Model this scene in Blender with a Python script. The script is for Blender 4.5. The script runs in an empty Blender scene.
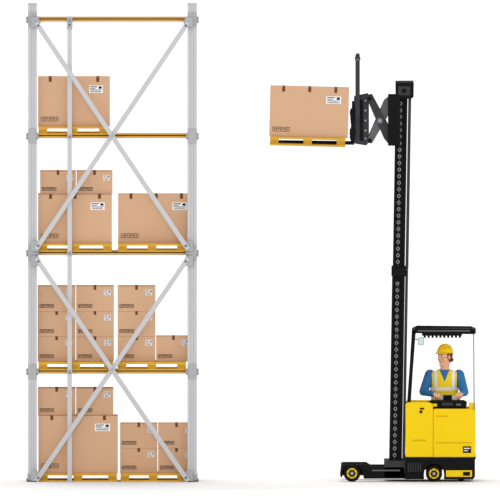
import bpy, bmesh, math, random
from mathutils import Vector, Matrix
random.seed(3)
U = 0.012            # one drawing unit = 12 mm
GY = 482.0           # ground level in drawing units

def W(x, d, y):
    return Vector(((x-250)*U, d*U, (GY-y)*U))

# ---------------------------------------------------------------- materials
def lin(c):
    c = c/255.0
    return c/12.92 if c <= 0.04045 else ((c+0.055)/1.055)**2.4
MATS = {}
def mat(name, rgb, rough=0.75, spec=0.15, metal=0.0, noise=0.0, nscale=8.0, stretch=None):
    m = bpy.data.materials.new(name); m.use_nodes = True
    nt = m.node_tree; b = nt.nodes['Principled BSDF']
    col = (lin(rgb[0]), lin(rgb[1]), lin(rgb[2]), 1)
    b.inputs['Base Color'].default_value = col
    b.inputs['Roughness'].default_value = rough
    b.inputs['Metallic'].default_value = metal
    b.inputs['Specular IOR Level'].default_value = spec
    if noise > 0:
        tc = nt.nodes.new('ShaderNodeTexCoord')
        mp = nt.nodes.new('ShaderNodeMapping')
        if stretch: mp.inputs['Scale'].default_value = stretch
        n = nt.nodes.new('ShaderNodeTexNoise'); n.inputs['Scale'].default_value = nscale
        n.inputs['Detail'].default_value = 4
        r = nt.nodes.new('ShaderNodeValToRGB')
        r.color_ramp.elements[0].position = 0.3; r.color_ramp.elements[1].position = 0.7
        r.color_ramp.elements[0].color = tuple(c*(1-noise) for c in col[:3])+(1,)
        r.color_ramp.elements[1].color = tuple(min(1, c*(1+noise)) for c in col[:3])+(1,)
        nt.links.new(tc.outputs['Object'], mp.inputs['Vector'])
        nt.links.new(mp.outputs['Vector'], n.inputs['Vector'])
        nt.links.new(n.outputs['Fac'], r.inputs['Fac'])
        nt.links.new(r.outputs['Color'], b.inputs['Base Color'])
    MATS[name] = m
    return m
mat('cardboard', (208,168,135), 0.95, 0.0, noise=0.01, nscale=14, stretch=(1,1,6))
mat('cardboard_edge', (186,142,106), 0.9, 0.0)
mat('tape', (112,70,44), 0.7, 0.05)
mat('label_paper', (242,242,242), 0.8, 0.05)
mat('print_black', (45,38,34), 0.8, 0.05)
mat('pallet_wood', (212,162,62), 0.9, 0.0, noise=0.05, nscale=10, stretch=(1,6,6))
mat('pallet_block', (190,142,48), 0.9, 0.0, noise=0.05, nscale=10)
mat('rack_steel', (197,197,200), 0.8, 0.04, noise=0.01, nscale=5)
mat('rack_steel_dark', (172,173,176), 0.8, 0.04)
mat('bolt_dark', (95,95,98), 0.6, 0.2)
mat('beam_gold', (206,158,80), 0.8, 0.04, noise=0.03, nscale=6)
mat('mast_black', (26,25,26), 0.8, 0.04, noise=0.05, nscale=4)
mat('mast_grey', (60,60,62), 0.8, 0.05)
mat('mast_mid', (100,100,102), 0.7, 0.08)
mat('steel', (150,152,156), 0.45, 0.3)
mat('truck_yellow', (240,203,28), 0.75, 0.03, noise=0.01, nscale=3)
mat('truck_yellow_dark', (206,166,14), 0.7, 0.05)
mat('rubber', (24,24,25), 0.85, 0.05)
mat('glass_green', (190,215,212), 0.3, 0.4)
mat('seat_vinyl', (40,40,44), 0.7, 0.15)
mat('skin', (236,180,146), 0.7, 0.1, noise=0.02, nscale=20)
mat('lips', (190,105,90), 0.7, 0.1)
mat('hair', (110,62,34), 0.8, 0.1, noise=0.15, nscale=60)
mat('eye_white', (245,245,245), 0.4, 0.2)
mat('eye_iris', (60,45,35), 0.4, 0.2)
mat('shirt_blue', (60,116,168), 0.9, 0.05, noise=0.05, nscale=25)
mat('vest_yellow', (250,214,50), 0.85, 0.05, noise=0.03, nscale=25)
mat('vest_reflective', (236,236,230), 0.5, 0.1)
mat('trousers', (42,60,92), 0.9, 0.05)
mat('boots', (50,38,30), 0.8, 0.1)
mat('helmet_yellow', (252,206,20), 0.4, 0.15)
mat('floor_white', (247,247,247), 0.95, 0.0, noise=0.004, nscale=2)

# ---------------------------------------------------------------- builders
def rotxf(cx, cy, deg, sx=0, sy=0):
    a = math.radians(deg); c, s = math.cos(a), math.sin(a)
    def f(x, d, y):   # y is down; positive = clockwise on screen
        dx, dy = x-cx, y-cy
        return (cx+sx+dx*c-dy*s, d, cy+sy+dx*s+dy*c)
    return f

class B:
    def __init__(s, name, parent=None, xf=None):
        s.name=name; s.parent=parent; s.xf=xf
        s.bm=bmesh.new(); s.mats=[]
    def mi(s, m):
        if m not in s.mats: s.mats.append(m)
        return s.mats.index(m)
    def merge(s, t, m, smooth=False, xf=None):
        bmesh.ops.recalc_face_normals(t, faces=t.faces)
        i = s.mi(m); vm={}
        for v in t.verts:
            x,d,y = v.co
            if xf: x,d,y = xf(x,d,y)
            if s.xf: x,d,y = s.xf(x,d,y)
            vm[v] = s.bm.verts.new(W(x,d,y))
        for f in t.faces:
            try: nf = s.bm.faces.new([vm[v] for v in reversed(f.verts)])
            except ValueError: continue
            nf.material_index=i
            nf.smooth = f.smooth if smooth else False
        t.free()
    def box(s, x0,x1,d0,d1,y0,y1,m,bev=0.0,xf=None):
        t=bmesh.new(); bmesh.ops.create_cube(t,size=1)
        for v in t.verts:
            v.co=Vector(((x0+x1)/2+v.co.x*(x1-x0),(d0+d1)/2+v.co.y*(d1-d0),(y0+y1)/2+v.co.z*(y1-y0)))
        if bev>0: bmesh.ops.bevel(t,geom=list(t.edges),offset=bev,segments=2,affect='EDGES',profile=0.5)
        s.merge(t,m,xf=xf)
    def prism(s, pts, d0,d1,m,bev=0.0,xf=None):
        t=bmesh.new()
        a=[t.verts.new((p[0],d0,p[1])) for p in pts]; b=[t.verts.new((p[0],d1,p[1])) for p in pts]
        f1=t.faces.new(a); f2=t.faces.new(list(reversed(b)))
        n=len(pts)
        for i in range(n): t.faces.new([a[i],b[i],b[(i+1)%n],a[(i+1)%n]])
        bmesh.ops.recalc_face_normals(t,faces=t.faces)
        if bev>0:
            es=set(list(f1.edges)+list(f2.edges))
            bmesh.ops.bevel(t,geom=list(es),offset=bev,segments=2,affect='EDGES',profile=0.5)
        s.merge(t,m,xf=xf)
    def bar(s, p, q, w, d0, d1, m, bev=0.0, xf=None):
        p=Vector(p); q=Vector(q); u=(q-p).normalized(); n=Vector((-u.y,u.x))*w/2
        s.prism([p+n,q+n,q-n,p-n],d0,d1,m,bev,xf)
    def tube(s, p, q, r1, m, r2=None, seg=20, xf=None, rim=0.0):
        if r2 is None: r2=r1
        p=Vector(p); q=Vector(q); ax=(q-p).normalized()
        e=Vector((0,0,1)) if abs(ax.z)<0.9 else Vector((1,0,0))
        u=ax.cross(e).normalized(); v=ax.cross(u)
        t=bmesh.new(); A=[];Bv=[]
        for i in range(seg):
            a=2*math.pi*i/seg; dr=u*math.cos(a)+v*math.sin(a)
            A.append(t.verts.new(p+dr*r1)); Bv.append(t.verts.new(q+dr*r2))
        f1=t.faces.new(A); f2=t.faces.new(list(reversed(Bv)))
        for i in range(seg):
            f=t.faces.new([A[i],Bv[i],Bv[(i+1)%seg],A[(i+1)%seg]]); f.smooth=True
        if rim>0:
            bmesh.ops.recalc_face_normals(t,faces=t.faces)
            bmesh.ops.bevel(t,geom=list(set(list(f1.edges)+list(f2.edges))),offset=rim,segments=3,affect='EDGES',profile=0.5)
        s.merge(t,m,smooth=True,xf=xf)
    def ell(s, c, r, m, xf=None, seg=24, cut=None):
        t=bmesh.new(); bmesh.ops.create_uvsphere(t,u_segments=seg,v_segments=seg//2,radius=1)
        for v in t.verts: v.co=Vector((c[0]+v.co.x*r[0],c[1]+v.co.y*r[1],c[2]+v.co.z*r[2]))
        if cut:
            bmesh.ops.delete(t,geom=[v for v in t.verts if cut(v.co)],context='VERTS')
        for f in t.faces: f.smooth=True
        s.merge(t,m,smooth=True,xf=xf)
    def cap(s,p,q,r1,r2,m,xf=None):
        s.ell(p,(r1,)*3,m,xf=xf,seg=16); s.ell(q,(r2,)*3,m,xf=xf,seg=16); s.tube(p,q,r1,m,r2,seg=16,xf=xf)
    def mesh(s):
        me=bpy.data.meshes.new(s.name); s.bm.to_mesh(me); s.bm.free()
        for m in s.mats: me.materials.append(MATS[m])
        return me
    def done(s):
        me=s.mesh()
        zs=[v.co for v in me.vertices]
        mn=Vector((min(v[i] for v in zs) for i in range(3))); mx=Vector((max(v[i] for v in zs) for i in range(3)))
        o=Vector(((mn.x+mx.x)/2,(mn.y+mx.y)/2,mn.z))
        me.transform(Matrix.Translation(-o))
        ob=bpy.data.objects.new(s.name,me); bpy.context.scene.collection.objects.link(ob)
        ob.location=o
        if s.parent:
            ob.parent=s.parent; ob.location=o-s.parent.location
        return ob

def empty(name,x,d,y):
    e=bpy.data.objects.new(name,None); e.location=W(x,d,y); e.empty_display_size=0.3
    bpy.context.scene.collection.objects.link(e); return e

# ---------------------------------------------------------------- floor
fm=bpy.data.meshes.new('floor'); S=300
fm.from_pydata([(-S,-S,0),(S,-S,0),(S,S,0),(-S,S,0)],[],[(0,1,2,3)]); fm.materials.append(MATS['floor_white'])
fl=bpy.data.objects.new('floor',fm); bpy.context.scene.collection.objects.link(fl)

# ---------------------------------------------------------------- cardboard boxes / pallets
def icons(b,x,y,s,n,d,xf):
    for i in range(n):
        x0=x+i*(s+0.5); t=0.45
        b.box(x0,x0+s,d-0.12,d,y,y+t,'print_black',xf=xf)
        b.box(x0,x0+s,d-0.12,d,y+s*1.15-t,y+s*1.15,'print_black',xf=xf)
        b.box(x0,x0+t,d-0.12,d,y+t,y+s*1.15-t,'print_black',xf=xf)
        b.box(x0+s-t,x0+s,d-0.12,d,y+t,y+s*1.15-t,'print_black',xf=xf)
        cx=x0+s/2; cy=y+s*0.57
        if i%3==0:   # up arrow
            b.prism([(cx-0.9,cy),(cx,cy-1.1),(cx+0.9,cy)],d-0.12,d,'print_black',xf=xf)
            b.box(cx-0.3,cx+0.3,d-0.12,d,cy,cy+1.0,'print_black',xf=xf)
        elif i%3==1: # glass
            b.prism([(cx-0.9,cy-1.1),(cx+0.9,cy-1.1),(cx+0.2,cy),(cx+0.2,cy+0.9),(cx-0.2,cy+0.9),(cx-0.2,cy)],d-0.12,d,'print_black',xf=xf)
        else:        # umbrella
            b.prism([(cx-1,cy),(cx-0.6,cy-0.9),(cx,cy-1.1),(cx+0.6,cy-0.9),(cx+1,cy)],d-0.12,d,'print_black',xf=xf)
            b.box(cx-0.15,cx+0.15,d-0.12,d,cy,cy+1.0,'print_black',xf=xf)

def label(b,x0,y0,w,h,d,xf):
    b.box(x0,x0+w,d-0.12,d,y0,y0+h,'label_paper',xf=xf)
    e=d-0.12
    b.box(x0+w*0.06,x0+w*0.6,e-0.08,e,y0+h*0.12,y0+h*0.24,'print_black',xf=xf)
    b.box(x0+w*0.06,x0+w*0.45,e-0.08,e,y0+h*0.36,y0+h*0.44,'print_black',xf=xf)
    b.box(x0+w*0.06,x0+w*0.94,e-0.08,e,y0+h*0.54,y0+h*0.6,'print_black',xf=xf)
    n=max(4,int(w*0.8))
    for i in range(n):
        xx=x0+w*0.1+i*(w*0.8/n)
        b.box(xx,xx+w*0.8/n*(0.35+0.3*((i*7)%3)/2),e-0.08,e,y0+h*0.68,y0+h*0.92,'print_black',xf=xf)
    b.box(x0+w*0.7,x0+w*0.92,e-0.08,e,y0+h*0.12,y0+h*0.44,'print_black',xf=xf)

def carton(x0,x1,y0,y1,d0,d1,big=True,xf=None,parent=None):
    b=B('cardboard_box'); w=x1-x0
    b.box(x0+0.15,x1-0.15,d0,d1,y0+0.1,y1,'cardboard',bev=0.25,xf=xf)
    tops=[0.17,0.5,0.83] if big else [0.5]
    for k in tops:   # strips of tape over the lid folded down both sides
        cx=x0+w*k; tw=1.5 if big else 1.3; tl=4.4 if big else 3.6
        b.box(cx-tw,cx+tw,d0-0.12,d0+0.2,y0,y0+tl,'tape',xf=xf)
        b.box(cx-tw,cx+tw,d1-0.2,d1+0.12,y0,y0+tl,'tape',xf=xf)
        b.box(cx-tw,cx+tw,d0-0.12,d1+0.12,y0-0.03,y0+0.25,'tape',xf=xf)
    if big:
        label(b,x1-w*0.29,y0+8,w*0.19,7.4,d0,xf)
        icons(b,x0+3,y1-9.6,4,4,d0,xf)
    else:
        label(b,x1-w*0.26,y0+3.6,w*0.17,5.4,d0,xf)
        icons(b,x0+2,y1-7.2,3.2,4,d0,xf)
    b.box(x0+0.6,x1-0.6,(d0+d1)/2-0.2,(d0+d1)/2+0.2,y0+0.02,y0+0.4,'cardboard_edge',xf=xf)
    return b.done()

def pallet(x0,x1,yb,h,d0,d1,xf=None):
    b=B('wooden_pallet'); w=x1-x0; D=d1-d0; t=h*0.25
    n=7; sw=D/(n+(n-1)*0.35)
    for i in range(n):
        s=d0+i*sw*1.35
        b.box(x0,x1,s,s+sw,yb-h,yb-h+t,'pallet_wood',bev=0.1,xf=xf)
    for k in (0,0.5,1):
        bx=x0+(w-9)*k
        b.box(bx,bx+9,d0,d1,yb-h+t,yb-h+t*1.55,'pallet_wood',xf=xf)
        for j in (0,0.5,1):
            bd=d0+(D-8)*j
            b.box(bx+0.3,bx+8.7,bd+0.2,bd+7.8,yb-h+t*1.55,yb-t*0.8,'pallet_block',bev=0.1,xf=xf)
    for j in (0,0.5,1):
        bd=d0+(D-8)*j
        b.box(x0,x1,bd,bd+8,yb-t*0.8,yb,'pallet_wood',bev=0.1,xf=xf)
    return b.done()

DB0,DB1=6,50     # carton depth range on rack
PD0,PD1=1,56
L4,L3,L2,L1=135,252,370.6,482.0
def P(x0,x1,L,h=8.6): pallet(x0,x1,L,h,PD0,PD1)
hp=8.6
P(38.5,108,L4); carton(38,110,77.6,L4-hp,DB0,DB1)
P(38.5,112,L3); carton(38,112,194.6,L3-hp,DB0,DB1)
carton(40,76,171.6,194.6,DB0+4,DB1,False); carton(76.4,112.6,171.6,194.6,DB0+4,DB1,False)
P(118,186,L3); carton(118,194.5,194.8,L3-hp,11,DB1-2)
r=(L2-hp-286.6)/3
P(38.5,113,L2); P(117.5,186,L2)
for i in range(3):
    y0=286.6+i*r
    carton(37.6,75.6,y0,y0+r,DB0+5,DB1,False); carton(76,114,y0,y0+r,DB0+5,DB1,False)
    carton(117.5,155.5,y0,y0+r,DB0+5,DB1-2,False)
carton(156,191,286.6+2*r,286.6+3*r,11,DB1-2,False)
P(39,117,L1); P(120.5,186,L1)
carton(38.3,118,416,L1-hp,DB0,DB1)
carton(37.8,75.6,388.6,416,DB0+4,DB1,False); carton(76,113.5,388.6,416,DB0+4,DB1,False)
r=(L1-hp-424)/2
for i in range(2):
    y0=424+i*r
    carton(120,157.6,y0,y0+r,11,DB1-2,False); carton(158,195,y0,y0+r,11,DB1-2,False)

# ---------------------------------------------------------------- pallet rack
RD=58
rack=empty('pallet_rack',112,29,482)
def upright(name,x0,x1,d0,d1,face):
    b=B(name,rack); f=d0 if face<0 else d1-1.2
    b.box(x0,x1,f,f+1.2,5,481,'rack_steel',bev=0.1)
    b.box(x0,x0+1.0,d0+0.3,d1,5,481,'rack_steel')
    b.box(x1-1.0,x1,d0+0.3,d1,5,481,'rack_steel')
    for xx in ((x0+x1)/2-1.6,(x0+x1)/2+1.2):
        ff=(f-0.3,f) if face<0 else (f+1.2,f+1.5)
        b.box(xx,xx+0.4,ff[0],ff[1],5,480,'rack_steel_dark')
    b.box(x0-1.5,x1+1.5,d0-2,d1+2,480.6,482,'bolt_dark',bev=0.2)
    b.box(x0-0.6,x1+0.6,d0-0.6,d0,475,480.6,'rack_steel_dark',bev=0.1)
    b.tube((x0-0.4,d0-0.8,480.6),(x0-0.4,d0-0.8,479.8),0.7,'bolt_dark',seg=6)
    b.tube((x1+0.4,d0-0.8,480.6),(x1+0.4,d0-0.8,479.8),0.7,'bolt_dark',seg=6)
    b.done()
upright('upright_front_left',28,37,0,6,-1); upright('upright_front_right',187.5,197,0,6,-1)
upright('upright_rear_left',28,37,RD-6,RD,1); upright('upright_rear_right',187.5,197,RD-6,RD,1)
b=B('side_frame_bracing',rack)
for xa in (28.3,195.3):
    ys=[20,96,172,248,324,400,474]
    for i,y in enumerate(ys):
        b.box(xa,xa+1.4,6,RD-6,y,y+2.5,'rack_steel')
        if i<len(ys)-1:
            y2=ys[i+1]; a,c=((6,y+2),(RD-6,y2)) if i%2==0 else ((RD-6,y+2),(6,y2))
            t=bmesh.new()
            vs=[]
            for xx in (xa,xa+1.4):
                for (dd,yy) in (a,(a[0],a[1]+2.6),(c[0],c[1]+2.6),c):
                    vs.append(t.verts.new((xx,dd,yy)))
            for q in ((0,1,2,3),(7,6,5,4),(0,4,5,1),(1,5,6,2),(2,6,7,3),(3,7,4,0)):
                t.faces.new([vs[k] for k in q])
            b.merge(t,'rack_steel')
b.done()
for k,L in enumerate((18.4,L4,L3,L2)):
    b=B('beam_front_%d'%(k+1),rack)
    b.box(37,187.5,1.5,5,L,L+1.0,'beam_gold'); b.box(37,187.5,1.5,2.6,L,L+2.6,'beam_gold'); b.box(37,187.5,1.5,5,L+2.6,L+3.2,'rack_steel_dark')
    b.done()
    b=B('beam_rear_%d'%(k+1),rack)
    b.box(37,187.5,RD-5,RD-1.5,L,L+2.4,'beam_gold')
    b.done()
    b=B('beam_connectors_%d'%(k+1),rack)
    for x0,x1,sx in ((26,38.5,1),(186,198.8,-1)):
        b.box(x0,x1,-1.5,-0.5,L-2.2,L+4.6,'rack_steel_dark',bev=0.2)
        b.box(x0+2,x1-2,-1.2,-0.5,L-6,L+8,'rack_steel_dark',bev=0.2)
        for xx in (x0+1.6,x1-1.6):
            for yy in (L-0.4,L+2.8):
                b.tube((xx,-2.1,yy),(xx,-1.5,yy),0.6,'bolt_dark',seg=8)
        b.box(x0+2,x1-2,-0.5,0,L-2,L+4,'rack_steel_dark')
    b.done()
b=B('brace_column',rack)
b.box(67.4,71.9,-3.2,-2.6,16,481,'rack_steel',bev=0.1)
b.box(67.4,68.0,-2.6,-1.0,16,481,'rack_steel'); b.box(71.3,71.9,-2.6,-1.0,16,481,'rack_steel')
b.box(65.8,73.5,-3.5,0.5,480.7,482,'rack_steel_dark')
for L in (18,L4,L3,L2):
    b.box(67.0,72.3,-4.0,1.5,L-0.5,L+3.5,'rack_steel_dark')
    b.tube((69.6,-4.6,L+1.5),(69.6,-4.0,L+1.5),0.8,'bolt_dark',seg=8)
b.box(66.8,72.5,-4.0,-3.2,21,29,'rack_steel_dark',bev=0.2)
b.tube((69.6,-4.6,24.5),(69.6,-4.0,24.5),1.0,'bolt_dark',seg=8)
b.done()
def brace(name,p,q,d):
    b=B(name,rack)
    b.bar(p,q,4.6,d-0.7,d,'rack_steel',bev=0.1)
    u=(Vector(q)-Vector(p)).normalized(); n=Vector((-u.y,u.x))
    for s in (-1,1):
        o=n*s*2.15
        b.bar(Vector(p)+o,Vector(q)+o,0.4,d-0.9,d-0.7,'rack_steel')
    for e in (Vector(p)+u*4,Vector(q)-u*4):
        b.tube((e.x,d-1.9,e.y),(e.x,d-0.7,e.y),1.1,'bolt_dark',seg=10)
    b.done()
brace('cross_brace_1',(188,22),(36,249),-4.6); brace('cross_brace_2',(36,22),(188,249),-6.2)
brace('cross_brace_3',(188,258),(36,481),-4.6); brace('cross_brace_4',(36,258),(188,481),-6.2)
b=B('brace_gussets',rack)
for x,y,s in ((36,22,1),(188,22,-1),(36,246,1),(188,246,-1),(36,261,1),(188,261,-1),(36,476,1),(188,476,-1)):
    b.prism([(x-5*s,y-5),(x+2*s,y-5),(x+5*s,y),(x+2*s,y+5),(x-5*s,y+5)],-4.4,-1.5,'rack_steel_dark',bev=0.15)
b.tube((112,-7.4,135.5),(112,-4.2,135.5),1.7,'rack_steel_dark',seg=14)
b.tube((112,-7.4,369.5),(112,-4.2,369.5),1.7,'rack_steel_dark',seg=14)
b.done()

# ---------------------------------------------------------------- lifted load
lx=rotxf(308,137,1.5,0.0,1.5)
carton(269,348,86.6,136,12,62,True,xf=lx)
pallet(270,345.5,145,9,8,66,xf=lx)

# ---------------------------------------------------------------- reach truck
truck=empty('reach_truck',436,42,482)
TD=78
mx=rotxf(396,465,0.95)
b=B('forks',truck,xf=lx)
for d in (20,46):
    b.prism([(276,141.2),(351,140.2),(351,100),(354.3,100),(354.3,142.8),(276,142.6)],d,d+7,'mast_black',bev=0.2)
b.box(349.5,355.5,14,62,108,112,'mast_black',bev=0.3)
b.box(349.5,355.5,14,62,128,133,'mast_black',bev=0.3)
b.done()
b=B('load_backrest',truck)
for d in (12,60):
    b.box(355.4,359.8,d,d+4,57,120,'mast_grey',bev=0.5)
    b.tube((357.7,d+2,57.5),(357.7,d+2,55.5),1.8,'mast_grey',seg=12)
    b.box(354.8,360.4,d-0.4,d+4.4,59,61,'mast_mid',bev=0.2)
for y in (64,84): b.box(356,358.5,16,60,y,y+3,'mast_grey')
for d in (24,36,48): b.box(356.4,358,d,d+2,66,100,'mast_grey')
b.done()
b=B('fork_carriage',truck)
b.prism([(354,98),(368,95),(369,99),(369,143),(366,146),(354,144)],16,22,'mast_grey',bev=0.4)
b.prism([(354,98),(368,95),(369,99),(369,143),(366,146),(354,144)],56,62,'mast_grey',bev=0.4)
b.box(356,367,22,56,98,104,'mast_grey'); b.box(356,367,22,56,134,142,'mast_grey')
b.box(360,363,14.8,16,100,141,'mast_black',bev=0.2)
for y in (101,111,121,131,139): b.tube((365.5,15,y),(365.5,16,y),1.0,'steel',seg=10)
b.prism([(349.6,112),(352,108),(355,108),(355,140),(351,142),(349.6,138),(351,126)],14.5,18,'mast_black',bev=0.3)
b.done()
b=B('pantograph_scissor',truck)
for d in (12,62):
    b.prism([(366,97),(372,96),(394,137),(395,145),(389,145),(384,139)],d,d+2.4,'mast_grey',bev=0.3)
    b.prism([(366,143),(372,144),(394,106),(395,98),(389,98),(384,102)],d+2.6,d+5,'mast_mid',bev=0.3)
    b.tube((379.8,d-1,121),(379.8,d+6,121),3.4,'mast_mid',seg=20,rim=0.4)
    b.tube((379.8,d-1.8,121),(379.8,d-1,121),1.6,'steel',seg=14)
    for (x,y) in ((369.5,99),(369.5,141),(391.5,141),(391.5,102)):
        b.tube((x,d-0.8,y),(x,d+6,y),2.2,'mast_black',seg=16,rim=0.3)
for (x,y) in ((379.8,121),(369.5,141),(391.5,141),(369.5,99),(391.5,102)):
    b.tube((x,16,y),(x,62,y),1.6,'mast_grey',seg=14)
b.tube((372,38,138),(390,38,106),2.6,'mast_black',seg=16)
b.done()
def chain(b,d,y,y1):
    while y<y1:
        b.tube((394.4,d+1.0,y),(394.4,d+2.1,y),1.75,'steel',seg=14); b.tube((394.4,d+0.7,y),(394.4,d+1.1,y),1.05,'mast_black',seg=12)
        b.box(393.8,395.0,d+1.6,d+2.1,y+1.7,y+5.0,'mast_grey')
        y+=6.6
b=B('mast_inner_stage',truck,xf=mx)
for d in (12,58):
    e=d+8
    b.box(389.5,401.5,d+2,e-2,92,272,'mast_black')
    b.box(389.5,391.8,d,e,92,272,'mast_black',bev=0.2)
    b.box(399.5,401.5,d,e,92,272,'mast_black',bev=0.2)
    b.box(402.2,405.2,d+1,e-1,98,270,'mast_grey',bev=0.2)
    chain(b,d,104,264)
b.box(390,401,20,58,100,108,'mast_black'); b.box(390,401,20,58,180,188,'mast_black'); b.box(390,401,20,58,255,263,'mast_black')
b.done()
b=B('mast_head',truck,xf=mx)
b.prism([(389,83),(406.5,82.5),(407.5,84),(407.5,97),(405,99),(389.5,99)],10,68,'mast_black',bev=0.5)
b.box(392,404,9.2,10,86.5,95.5,'mast_grey',bev=0.2)
b.tube((398,8.6,91),(398,9.2,91),2.4,'mast_black',seg=14)
b.done()
b=B('mast_outer_stage',truck,xf=mx)
for d in (10,59):
    e=d+9
    b.box(388.2,403.4,d-0.8,e+0.8,268,276.5,'mast_black',bev=0.8)
    b.box(389.0,401.8,d+2,e-2,276,468,'mast_black')
    b.box(389.0,391.4,d,e,276,468,'mast_black',bev=0.2)
    b.box(399.2,401.8,d,e,276,468,'mast_black',bev=0.2)
    b.box(402.2,405,d+1,e-1,272,466,'mast_grey',bev=0.2)
    chain(b,d,284,458)
b.box(390,401,19,59,278,286,'mast_black'); b.box(390,401,19,59,380,388,'mast_black')
b.tube((396,39,466),(396,39,150),3.2,'mast_grey',seg=18)
b.tube((396,39,150),(396,39,97),2.4,'steel',seg=18)
b.done()
b=B('reach_carriage',truck)
for d in (9.5,60):
    b.prism([(388,96),(400,96),(400,146),(388,146)],d-1,d+1.8,'mast_black',bev=0.4)
b.done()
b=B('outrigger_legs',truck)
for d in (4,62):
    b.prism([(341,468),(343,464.5),(366,464.5),(370,467),(404,467),(406,479),(364,479),(362,471),(358,466.8),(346,466.8),(343,471),(342,478),(340,476)],d,d+12,'mast_black',bev=0.5)
    b.box(341,363,d+10,d+12,465,476,'mast_black')
    b.box(372,400,d-0.5,d,470,471.4,'mast_mid')
b.box(384,407,4,74,461,478,'mast_grey',bev=0.5)
b.done()
def wheel(name,x,y,r,d0,d1,hub):
    b=B(name,truck)
    b.tube((x,d0,y),(x,d1,y),r,'rubber',seg=40,rim=0.9)
    b.tube((x,d0-0.3,y),(x,d1+0.3,y),r*0.62,hub,seg=32,rim=0.3)
    b.tube((x,d0-0.7,y),(x,d0-0.3,y),r*0.42,'mast_black',seg=24,rim=0.1)
    b.tube((x,d0-1.0,y),(x,d0-0.7,y),r*0.2,'steel',seg=12)
    for i in range(6):
        a=i*math.pi/3; cx=x+math.cos(a)*r*0.52; cy=y+math.sin(a)*r*0.52
        b.tube((cx,d0-0.6,cy),(cx,d0-0.3,cy),r*0.06,'mast_black',seg=8)
    b.done()
wheel('front_wheel_1',352,473.6,8.4,3,13,'truck_yellow'); wheel('front_wheel_2',352,473.6,8.4,63,73,'truck_yellow')
wheel('drive_wheel',434,473.8,8.2,-1,9,'truck_yellow'); wheel('drive_wheel_far',434,473.8,8.2,64,74,'truck_yellow')
for k,d in enumerate((14,58)):
    b=B('castor_%d'%(k+1),truck); b.tube((461,d,478),(461,d+6,478),4,'rubber',seg=24,rim=0.5); b.tube((461,d-0.3,478),(461,d,478),1.8,'steel',seg=14); b.done()

b=B('chassis_base',truck)
arch=[(434+10*math.cos(a),474+10*math.sin(a)) for a in [math.pi*(1+i/12) for i in range(13)]]
b.prism([(405,459),(475,459),(475,477),(473,479.5),(444,479.5)]+[(444,474)]+list(reversed(arch))[1:-1]+[(424,474),(424,479.5),(405,479.5)],0.5,9.5,'mast_black',bev=0.3)
b.box(405,475,9.5,TD-4,459,470,'mast_black')
b.box(449,474,9.5,TD-4,470,476,'mast_black')
b.box(446,472,0,0.5,470.5,477,'truck_yellow',bev=0.15)
b.box(463,470,-0.3,0,472,475.8,'mast_black')
for i in range(6): b.box(408+i*2.4,409.2+i*2.4,0,0.5,463,472,'mast_grey')
b.done()
def rnd(x0,x1,y0,y1,rs):
    pts=[]
    for (cx,cy,r,a0) in ((x0,y0,rs[0],180),(x1,y0,rs[1],270),(x1,y1,rs[2],0),(x0,y1,rs[3],90)):
        if r==0: pts.append((cx,cy)); continue
        ox=cx+(r if cx==x0 else -r); oy=cy+(r if cy==y0 else -r)
        for i in range(7):
            a=math.radians(a0+i*15); pts.append((ox+r*math.cos(a),oy+r*math.sin(a)))
    return pts
b=B('body_shell',truck)
b.prism(rnd(405.5,433,402.5,457.5,(3,5,0,1)),1,TD-1,'truck_yellow',bev=0.8)
b.prism(rnd(433.4,475.5,409,457.5,(1,4,2,0)),1,6,'truck_yellow',bev=0.6)
b.prism(rnd(433.4,475.5,409,457.5,(1,4,2,0)),TD-6,TD-1,'truck_yellow',bev=0.6)
b.box(432,435,6,TD-6,410,457,'mast_black')
b.box(432.2,434.4,2.2,6,410,457,'truck_yellow_dark')
b.box(469,475.5,6,TD-6,405,457.5,'truck_yellow',bev=0.5)
b.box(435,469,6,TD-6,455,457.5,'mast_grey')
b.box(405,475.8,0.6,TD-0.6,457.3,459.4,'mast_black')
b.box(412,426,0.5,1.2,440,441,'truck_yellow_dark')
b.box(420,424,0.3,1.2,408,409.6,'mast_black')
b.box(463,471,0.4,1.2,446.5,453,'mast_black',bev=0.1); b.box(464,470,0.2,0.5,448,449,'label_paper'); b.box(464,468,0.2,0.5,450.4,451.2,'label_paper')
b.tube((421,0.2,412),(421,1.2,412),1.5,'mast_black',seg=16)
b.box(436,448,0.4,1.2,416,416.8,'truck_yellow_dark'); b.box(436,472,0.5,1.2,442.5,443.2,'truck_yellow_dark')
b.done()
b=B('control_console',truck)
b.prism([(428,402.5),(431,401),(464,401),(467,403),(466,409.5),(430,409.5)],8,30,'mast_black',bev=0.6)
b.box(431,437,7.6,8.2,404,407,'truck_yellow'); b.box(456,461,7.6,8.2,404,406,'mast_mid')
b.box(442,453,7.6,8.2,403,406,'mast_grey')
b.box(428,434,8,30,406,412,'mast_black')
b.box(443,452,24,26,396,401,'mast_black',bev=0.4)
b.done()
b=B('control_levers',truck)
b.tube((437,20,401.5),(437,20,398.6),0.9,'mast_mid',seg=12); b.ell((437,20,398.3),(1.9,1.9,1.8),'mast_black')
b.tube((437,20,401.7),(437,20,400.9),4.4,'mast_grey',seg=28,rim=0.3)
b.tube((459,20,401.5),(459,20,398.2),0.9,'mast_mid',seg=12); b.ell((459,20,398.2),(1.9,1.9,1.9),'mast_black')
b.done()
b=B('operator_seat',truck)
b.box(436,460,40,62,430,437,'seat_vinyl',bev=2)
b.box(436,459,61,67,402,432,'seat_vinyl',bev=2)
b.box(442,452,46,58,437,456,'mast_grey')
b.done()
b=B('overhead_guard',truck)
for d in (3,TD-6):
    b.prism([(411.5,333),(413.6,329.6),(417,328.2),(471,328.8),(475.4,330.6),(476.2,333),(473,334.4),(416,333.4),(413.4,334.4)],d,d+3,'mast_black',bev=0.3)
    b.box(418,470,d-0.4,d+0.1,330.4,331.6,'mast_mid')
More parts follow.
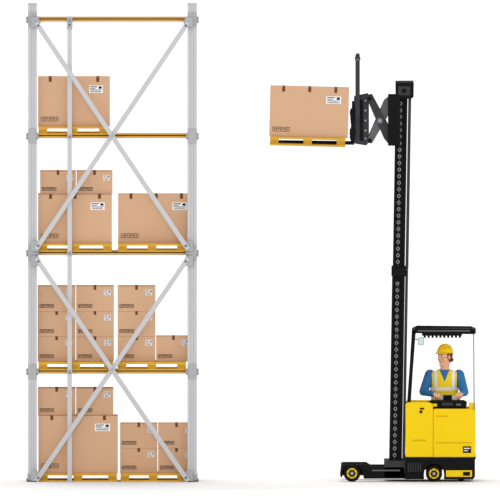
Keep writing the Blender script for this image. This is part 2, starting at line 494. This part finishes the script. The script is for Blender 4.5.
for i in range(15):
    x=417+i*3.9
    b.tube((x,3.2,331),(x,TD-3.2,331),0.7,'mast_grey',seg=10)
    if 1<i<12: b.tube((x,3.6,337),(x,8,336.6),1.2,'mast_black',seg=12)
b.box(412,416,6,TD-6,330,334,'mast_black'); b.box(471,475.5,6,TD-6,330,334,'mast_black')
b.box(422,462,4.2,5.7,333.0,336,'mast_black')
for d in (3,TD-6):
    b.prism([(412,331),(415.8,331),(412.8,372),(410.8,403.5),(407.2,403.5),(409.4,372)],d,d+3,'mast_black',bev=0.3)
    b.tube((473.6,d+1.5,333),(474.2,d+1.5,411),0.6,'steel',seg=12)
b.done()
b=B('rear_view_mirror',truck)
b.bar((414,339),(420,340.5),0.8,4,5,'mast_black')
b.prism(rnd(418,424,337.5,345.5,(1.5,1.5,1.5,1.5)),3.2,4.6,'steel',bev=0.3)
b.prism(rnd(418.6,423.4,338.2,344.9,(1.2,1.2,1.2,1.2)),2.9,3.3,'glass_green')
b.done()

# ---------------------------------------------------------------- operator
op=empty('forklift_operator',446,50,440)
def remeshed(bld, voxel, smooth_it=6):
    me=bld.mesh()
    ob=bpy.data.objects.new('tmp',me); bpy.context.scene.collection.objects.link(ob)
    m=ob.modifiers.new('r','REMESH'); m.mode='VOXEL'; m.voxel_size=voxel; m.use_smooth_shade=True
    s=ob.modifiers.new('s','SMOOTH'); s.iterations=smooth_it; s.factor=0.5
    dg=bpy.context.evaluated_depsgraph_get()
    ev=ob.evaluated_get(dg); out=bpy.data.meshes.new_from_object(ev)
    bpy.data.objects.remove(ob); bpy.data.meshes.remove(me)
    out.materials.clear()
    for p in out.polygons: p.use_smooth=True
    return out
def place(me,name):
    o=op.location.copy()
    me.transform(Matrix.Translation(-o))
    ob=bpy.data.objects.new(name,me); bpy.context.scene.collection.objects.link(ob)
    ob.parent=op
    return ob
YO=1.6; DC=50; XC=444.5
def Y(y): return y+YO
b=B('body')
secs=[(369.5,5.2,5.4),(371.0,9,6.2),(372.5,12.5,7),(377,15,8.4),(386,14.4,9.2),(396,13.2,8.8),(406,13.2,9),(416,14.4,10),(424,14.6,10.5),(430,12.5,9.5)]
t=bmesh.new(); rings=[]; N=32
for (y,rx,rd) in secs:
    rings.append([t.verts.new((XC+rx*math.cos(2*math.pi*i/N),DC+rd*math.sin(2*math.pi*i/N),Y(y))) for i in range(N)])
for a,c in zip(rings,rings[1:]):
    for i in range(N): t.faces.new([a[i],a[(i+1)%N],c[(i+1)%N],c[i]])
t.faces.new(rings[0]); t.faces.new(list(reversed(rings[-1])))
b.merge(t,'skin')
b.cap((XC,DC,Y(373)),(444.6,DC-1,Y(362)),4.4,4.2,'skin')
LSh=(430,50,Y(375)); LEl=(423.3,41,Y(391.5)); LWr=(434.9,27,Y(394.0))
RSh=(459,50,Y(375)); REl=(464.5,41,Y(392)); RWr=(460.9,27,Y(394.0))
arms=[(LSh,LEl,5.4,4.2),(LEl,LWr,4.1,2.6),(RSh,REl,5.4,4.2),(REl,RWr,4.1,2.6)]
for p,q,r1,r2 in arms: b.cap(p,q,r1,r2,'skin')
legs=[((440,47,422),(438,20,427),7.4,5.4),((438,20,427),(438,23,450),5.4,3.8),((452,47,422),(454,20,427),7.4,5.4),((454,20,427),(454,23,450),5.4,3.8)]
for p,q,r1,r2 in legs: b.cap(p,q,r1,r2,'skin')
for x in (438,454):
    b.cap((x,23,452.2),(x,14,452.6),3.0,2.5,'skin')
body=remeshed(b,0.0055,7)
for m in ('vest_yellow','shirt_blue','trousers','vest_reflective','skin','boots'): body.materials.append(MATS[m])
def segd(p,a,c):
    a=Vector(a);c=Vector(c);ab=c-a;t=max(0,min(1,(p-a).dot(ab)/ab.length_squared));return (p-(a+ab*t)).length
vest=set()
for pl in body.polygons:
    c=pl.center; x=c.x/U+250; d=c.y/U; y=GY-c.z/U-YO
    p=Vector((x,d,y+YO)); ax=abs(x-XC)
    arm=min(segd(p,a[0],a[1])-(a[2]+a[3])/2 for a in arms)
    if y>447: k=5
    elif y>418 and (d<40 or y>424): k=2
    elif y<369.8 and ax<9: k=4
    elif y>=418: k=2
    else:
        isarm = ax>12.6-max(0,(374-y))*0.25 and arm<1.2
        if isarm or d<36: k=1
        else:
            front=d<DC
            if front and ax < (381-y)*0.42+0.3 and y<381: k=1
            elif (387<=y<=390.2) or (396<=y<=399.2): k=3
            elif 7.2<ax<10 and y<387: k=3
            else: k=0
            if k in (0,3): vest.update(pl.vertices)
    pl.material_index=k
nv=[v.normal.copy() for v in body.vertices]
for i in vest: body.vertices[i].co+=nv[i]*0.005
place(body,'body')

def hand(name,wr,fwd,side,thumb):
    b=B(name)
    F=Vector((fwd[0],fwd[1],0)).normalized(); S_=Vector((side[0],side[1],0)).normalized(); D_=Vector((0,0,1))
    w=Vector(wr)
    def p(f,s,dn): return tuple(w+F*f+S_*s+D_*dn)
    b.cap(p(-3,0,0),p(0.5,0,0),2.1,2.0,'skin')
    for s in (-2.3,-0.8,0.8,2.3):
        b.cap(p(0.5,s*0.6,0.1),p(5.4,s,0),1.3,1.1,'skin')
    L=[2.2,2.7,3.0,2.6] if thumb>0 else [2.6,3.0,2.7,2.2]
    for s,l in zip((-2.7,-0.9,0.9,2.7),L):
        a=[math.radians(v) for v in (20,68,108)]
        c=[5.6,0.0]; pts=[p(c[0],s,c[1])]
        for ang,ll in zip(a,(l,l*0.72,l*0.58)):
            c=[c[0]+math.cos(ang)*ll,c[1]+math.sin(ang)*ll]; pts.append(p(c[0],s*1.02,c[1]))
        for i in range(3): b.cap(pts[i],pts[i+1],0.86-0.07*i,0.8-0.07*i,'skin')
    b.cap(p(1.2,2.0*thumb,0.4),p(3.8,3.8*thumb,1.4),1.2,0.95,'skin')
    b.cap(p(3.8,3.8*thumb,1.4),p(6.2,3.4*thumb,2.6),0.93,0.78,'skin')
    me=remeshed(b,0.0034,2); me.materials.append(MATS['skin']); place(me,name)
f=Vector((437-434.9,20-27)).normalized()
hand('left_hand_on_knob',(434.9,27,395.2),(f.x,f.y),(-f.y,f.x),1)
f=Vector((459-460.9,20-27)).normalized()
hand('right_hand_on_lever',(460.9,27,395.2),(f.x,f.y),(-f.y,f.x),-1)

yaw=math.radians(46); HC=(444.6,49,Y(357.0)); HS=0.86
def hx(x,d,y):
    lf=-d*HS; x=x*HS; y=y*HS
    return (HC[0]+x*math.cos(yaw)-lf*math.sin(yaw), HC[1]-x*math.sin(yaw)-lf*math.cos(yaw), HC[2]+y)
b=B('head',xf=hx)
b.ell((0,1,-3.5),(7.0,8.6,8.0),'skin')
b.ell((0,-1.2,3),(5.5,6.6,6.5),'skin')
b.ell((0,-5.2,8.8),(2.7,2.6,2.2),'skin')
b.cap((0,-7.6,-1.8),(0,-8.9,2.2),0.8,1.25,'skin')
b.cap((-0.9,-7.9,2.7),(0.9,-7.9,2.7),0.8,0.8,'skin')
b.cap((-3.6,-6.3,-2.6),(3.6,-6.3,-2.6),1.0,1.0,'skin')
for s in (-1,1):
    b.ell((s*4.0,-4.2,2.6),(2.2,2.6,2.6),'skin')
    b.ell((s*7.0,0.8,0.5),(0.9,1.7,2.6),'skin')
b.cap((-1.3,-7.0,5.6),(1.3,-7.0,5.6),0.8,0.8,'skin')
b.cap((0,2,6),(0,1.5,12),4.6,4.6,'skin')
hm=remeshed(b,0.004,3); hm.materials.append(MATS['skin']); place(hm,'head')
b=B('face_features',op,xf=hx)
for s in (-1,1):
    b.ell((s*2.9,-6.55,-0.5),(1.25,0.9,0.8),'eye_white')
    b.ell((s*2.9,-7.2,-0.5),(0.6,0.4,0.65),'eye_iris')
    b.cap((s*1.5,-7.5,-2.9),(s*4.5,-6.6,-3.0),0.4,0.35,'hair')
b.cap((-1.7,-7.5,5.7),(1.7,-7.5,5.7),0.42,0.42,'lips')
b.done()
b=B('hair',op,xf=hx)
b.ell((0,1.6,-2.6),(7.7,9.2,8.8),'hair',seg=40,cut=lambda c:(c.y<(-2.6 if c.z<-2.5 else 0.2) or c.z>4.6))
for s in (-1,1): b.cap((s*6.9,-0.9,-3),(s*6.5,-1.2,1.0),0.7,0.5,'hair')
b.cap((-3.5,7.6,3.5),(3.5,7.6,3.5),2.6,2.6,'hair')
b.cap((0,7.4,3),(0,6.6,7.0),3.0,1.8,'hair')
b.done()
b=B('hard_hat',op,xf=hx)
b.ell((0,0.8,-5.4),(8.6,10.2,9.4),'helmet_yellow',seg=48,cut=lambda c:c.z>-5.2)
t=bmesh.new(); N=48; R=[]
for (k,dy) in ((0.97,-5.9),(1.08,-4.9),(1.08,-4.3),(0.95,-4.9)):
    ring=[]
    for i in range(N):
        a=2*math.pi*i/N; c,s=math.cos(a),math.sin(a)
        ext=1+0.28*max(0,-s)**3*(1 if k>1 else 0)
        ring.append(t.verts.new((8.6*k*c,0.8+10.2*k*s*ext,dy+(0.8*max(0,-s)**3 if k>1 else 0))))
    R.append(ring)
for j in range(4):
    a,c=R[j],R[(j+1)%4]
    for i in range(N): 
        fc=t.faces.new([a[i],a[(i+1)%N],c[(i+1)%N],c[i]]); fc.smooth=True
b.merge(t,'helmet_yellow',smooth=True)
for xo in (-2.4,0,2.4):
    pr=None
    for i in range(13):
        a=math.radians(20+i*140/12)
        q=(xo,0.8-10.3*math.cos(a)*math.sqrt(1-(xo/8.6)**2),-5.4-9.45*math.sin(a)*math.sqrt(1-(xo/8.6)**2))
        if pr: b.cap(pr,q,0.55,0.55,'helmet_yellow')
        pr=q
b.done()

# ---------------------------------------------------------------- light, world, camera
sc=bpy.context.scene
w=bpy.data.worlds.new('studio_white'); sc.world=w; w.use_nodes=True
bg=w.node_tree.nodes['Background']; bg.inputs[0].default_value=(1,1,1,1); bg.inputs[1].default_value=0.86
def sun(name,e,ang,dr,loc):
    sl=bpy.data.lights.new(name,'SUN'); sl.energy=e; sl.angle=math.radians(ang)
    so=bpy.data.objects.new(name,sl); sc.collection.objects.link(so)
    so.rotation_euler=Vector(dr).to_track_quat('-Z','Y').to_euler(); so.location=loc
sun('soft_sun_back',1.2,50,(0.05,-0.62,-0.78),(0,5,10))
sun('soft_sun_front',0.5,25,(0.03,0.95,-0.2),(0,-5,5))
cd=bpy.data.cameras.new('camera'); cam=bpy.data.objects.new('camera',cd); sc.collection.objects.link(cam)
cd.type='ORTHO'; cd.ortho_scale=500*U; cd.clip_end=2000
tilt=math.radians(2.0); tgt=W(250,0,250); dist=40
cam.location=tgt+Vector((0,-math.cos(tilt)*dist,math.sin(tilt)*dist))
cam.rotation_euler=(math.radians(90)-tilt,0,0)
sc.camera=cam
sc.view_settings.view_transform='Standard'; sc.view_settings.look='None'
sc.view_settings.exposure=0; sc.view_settings.gamma=1
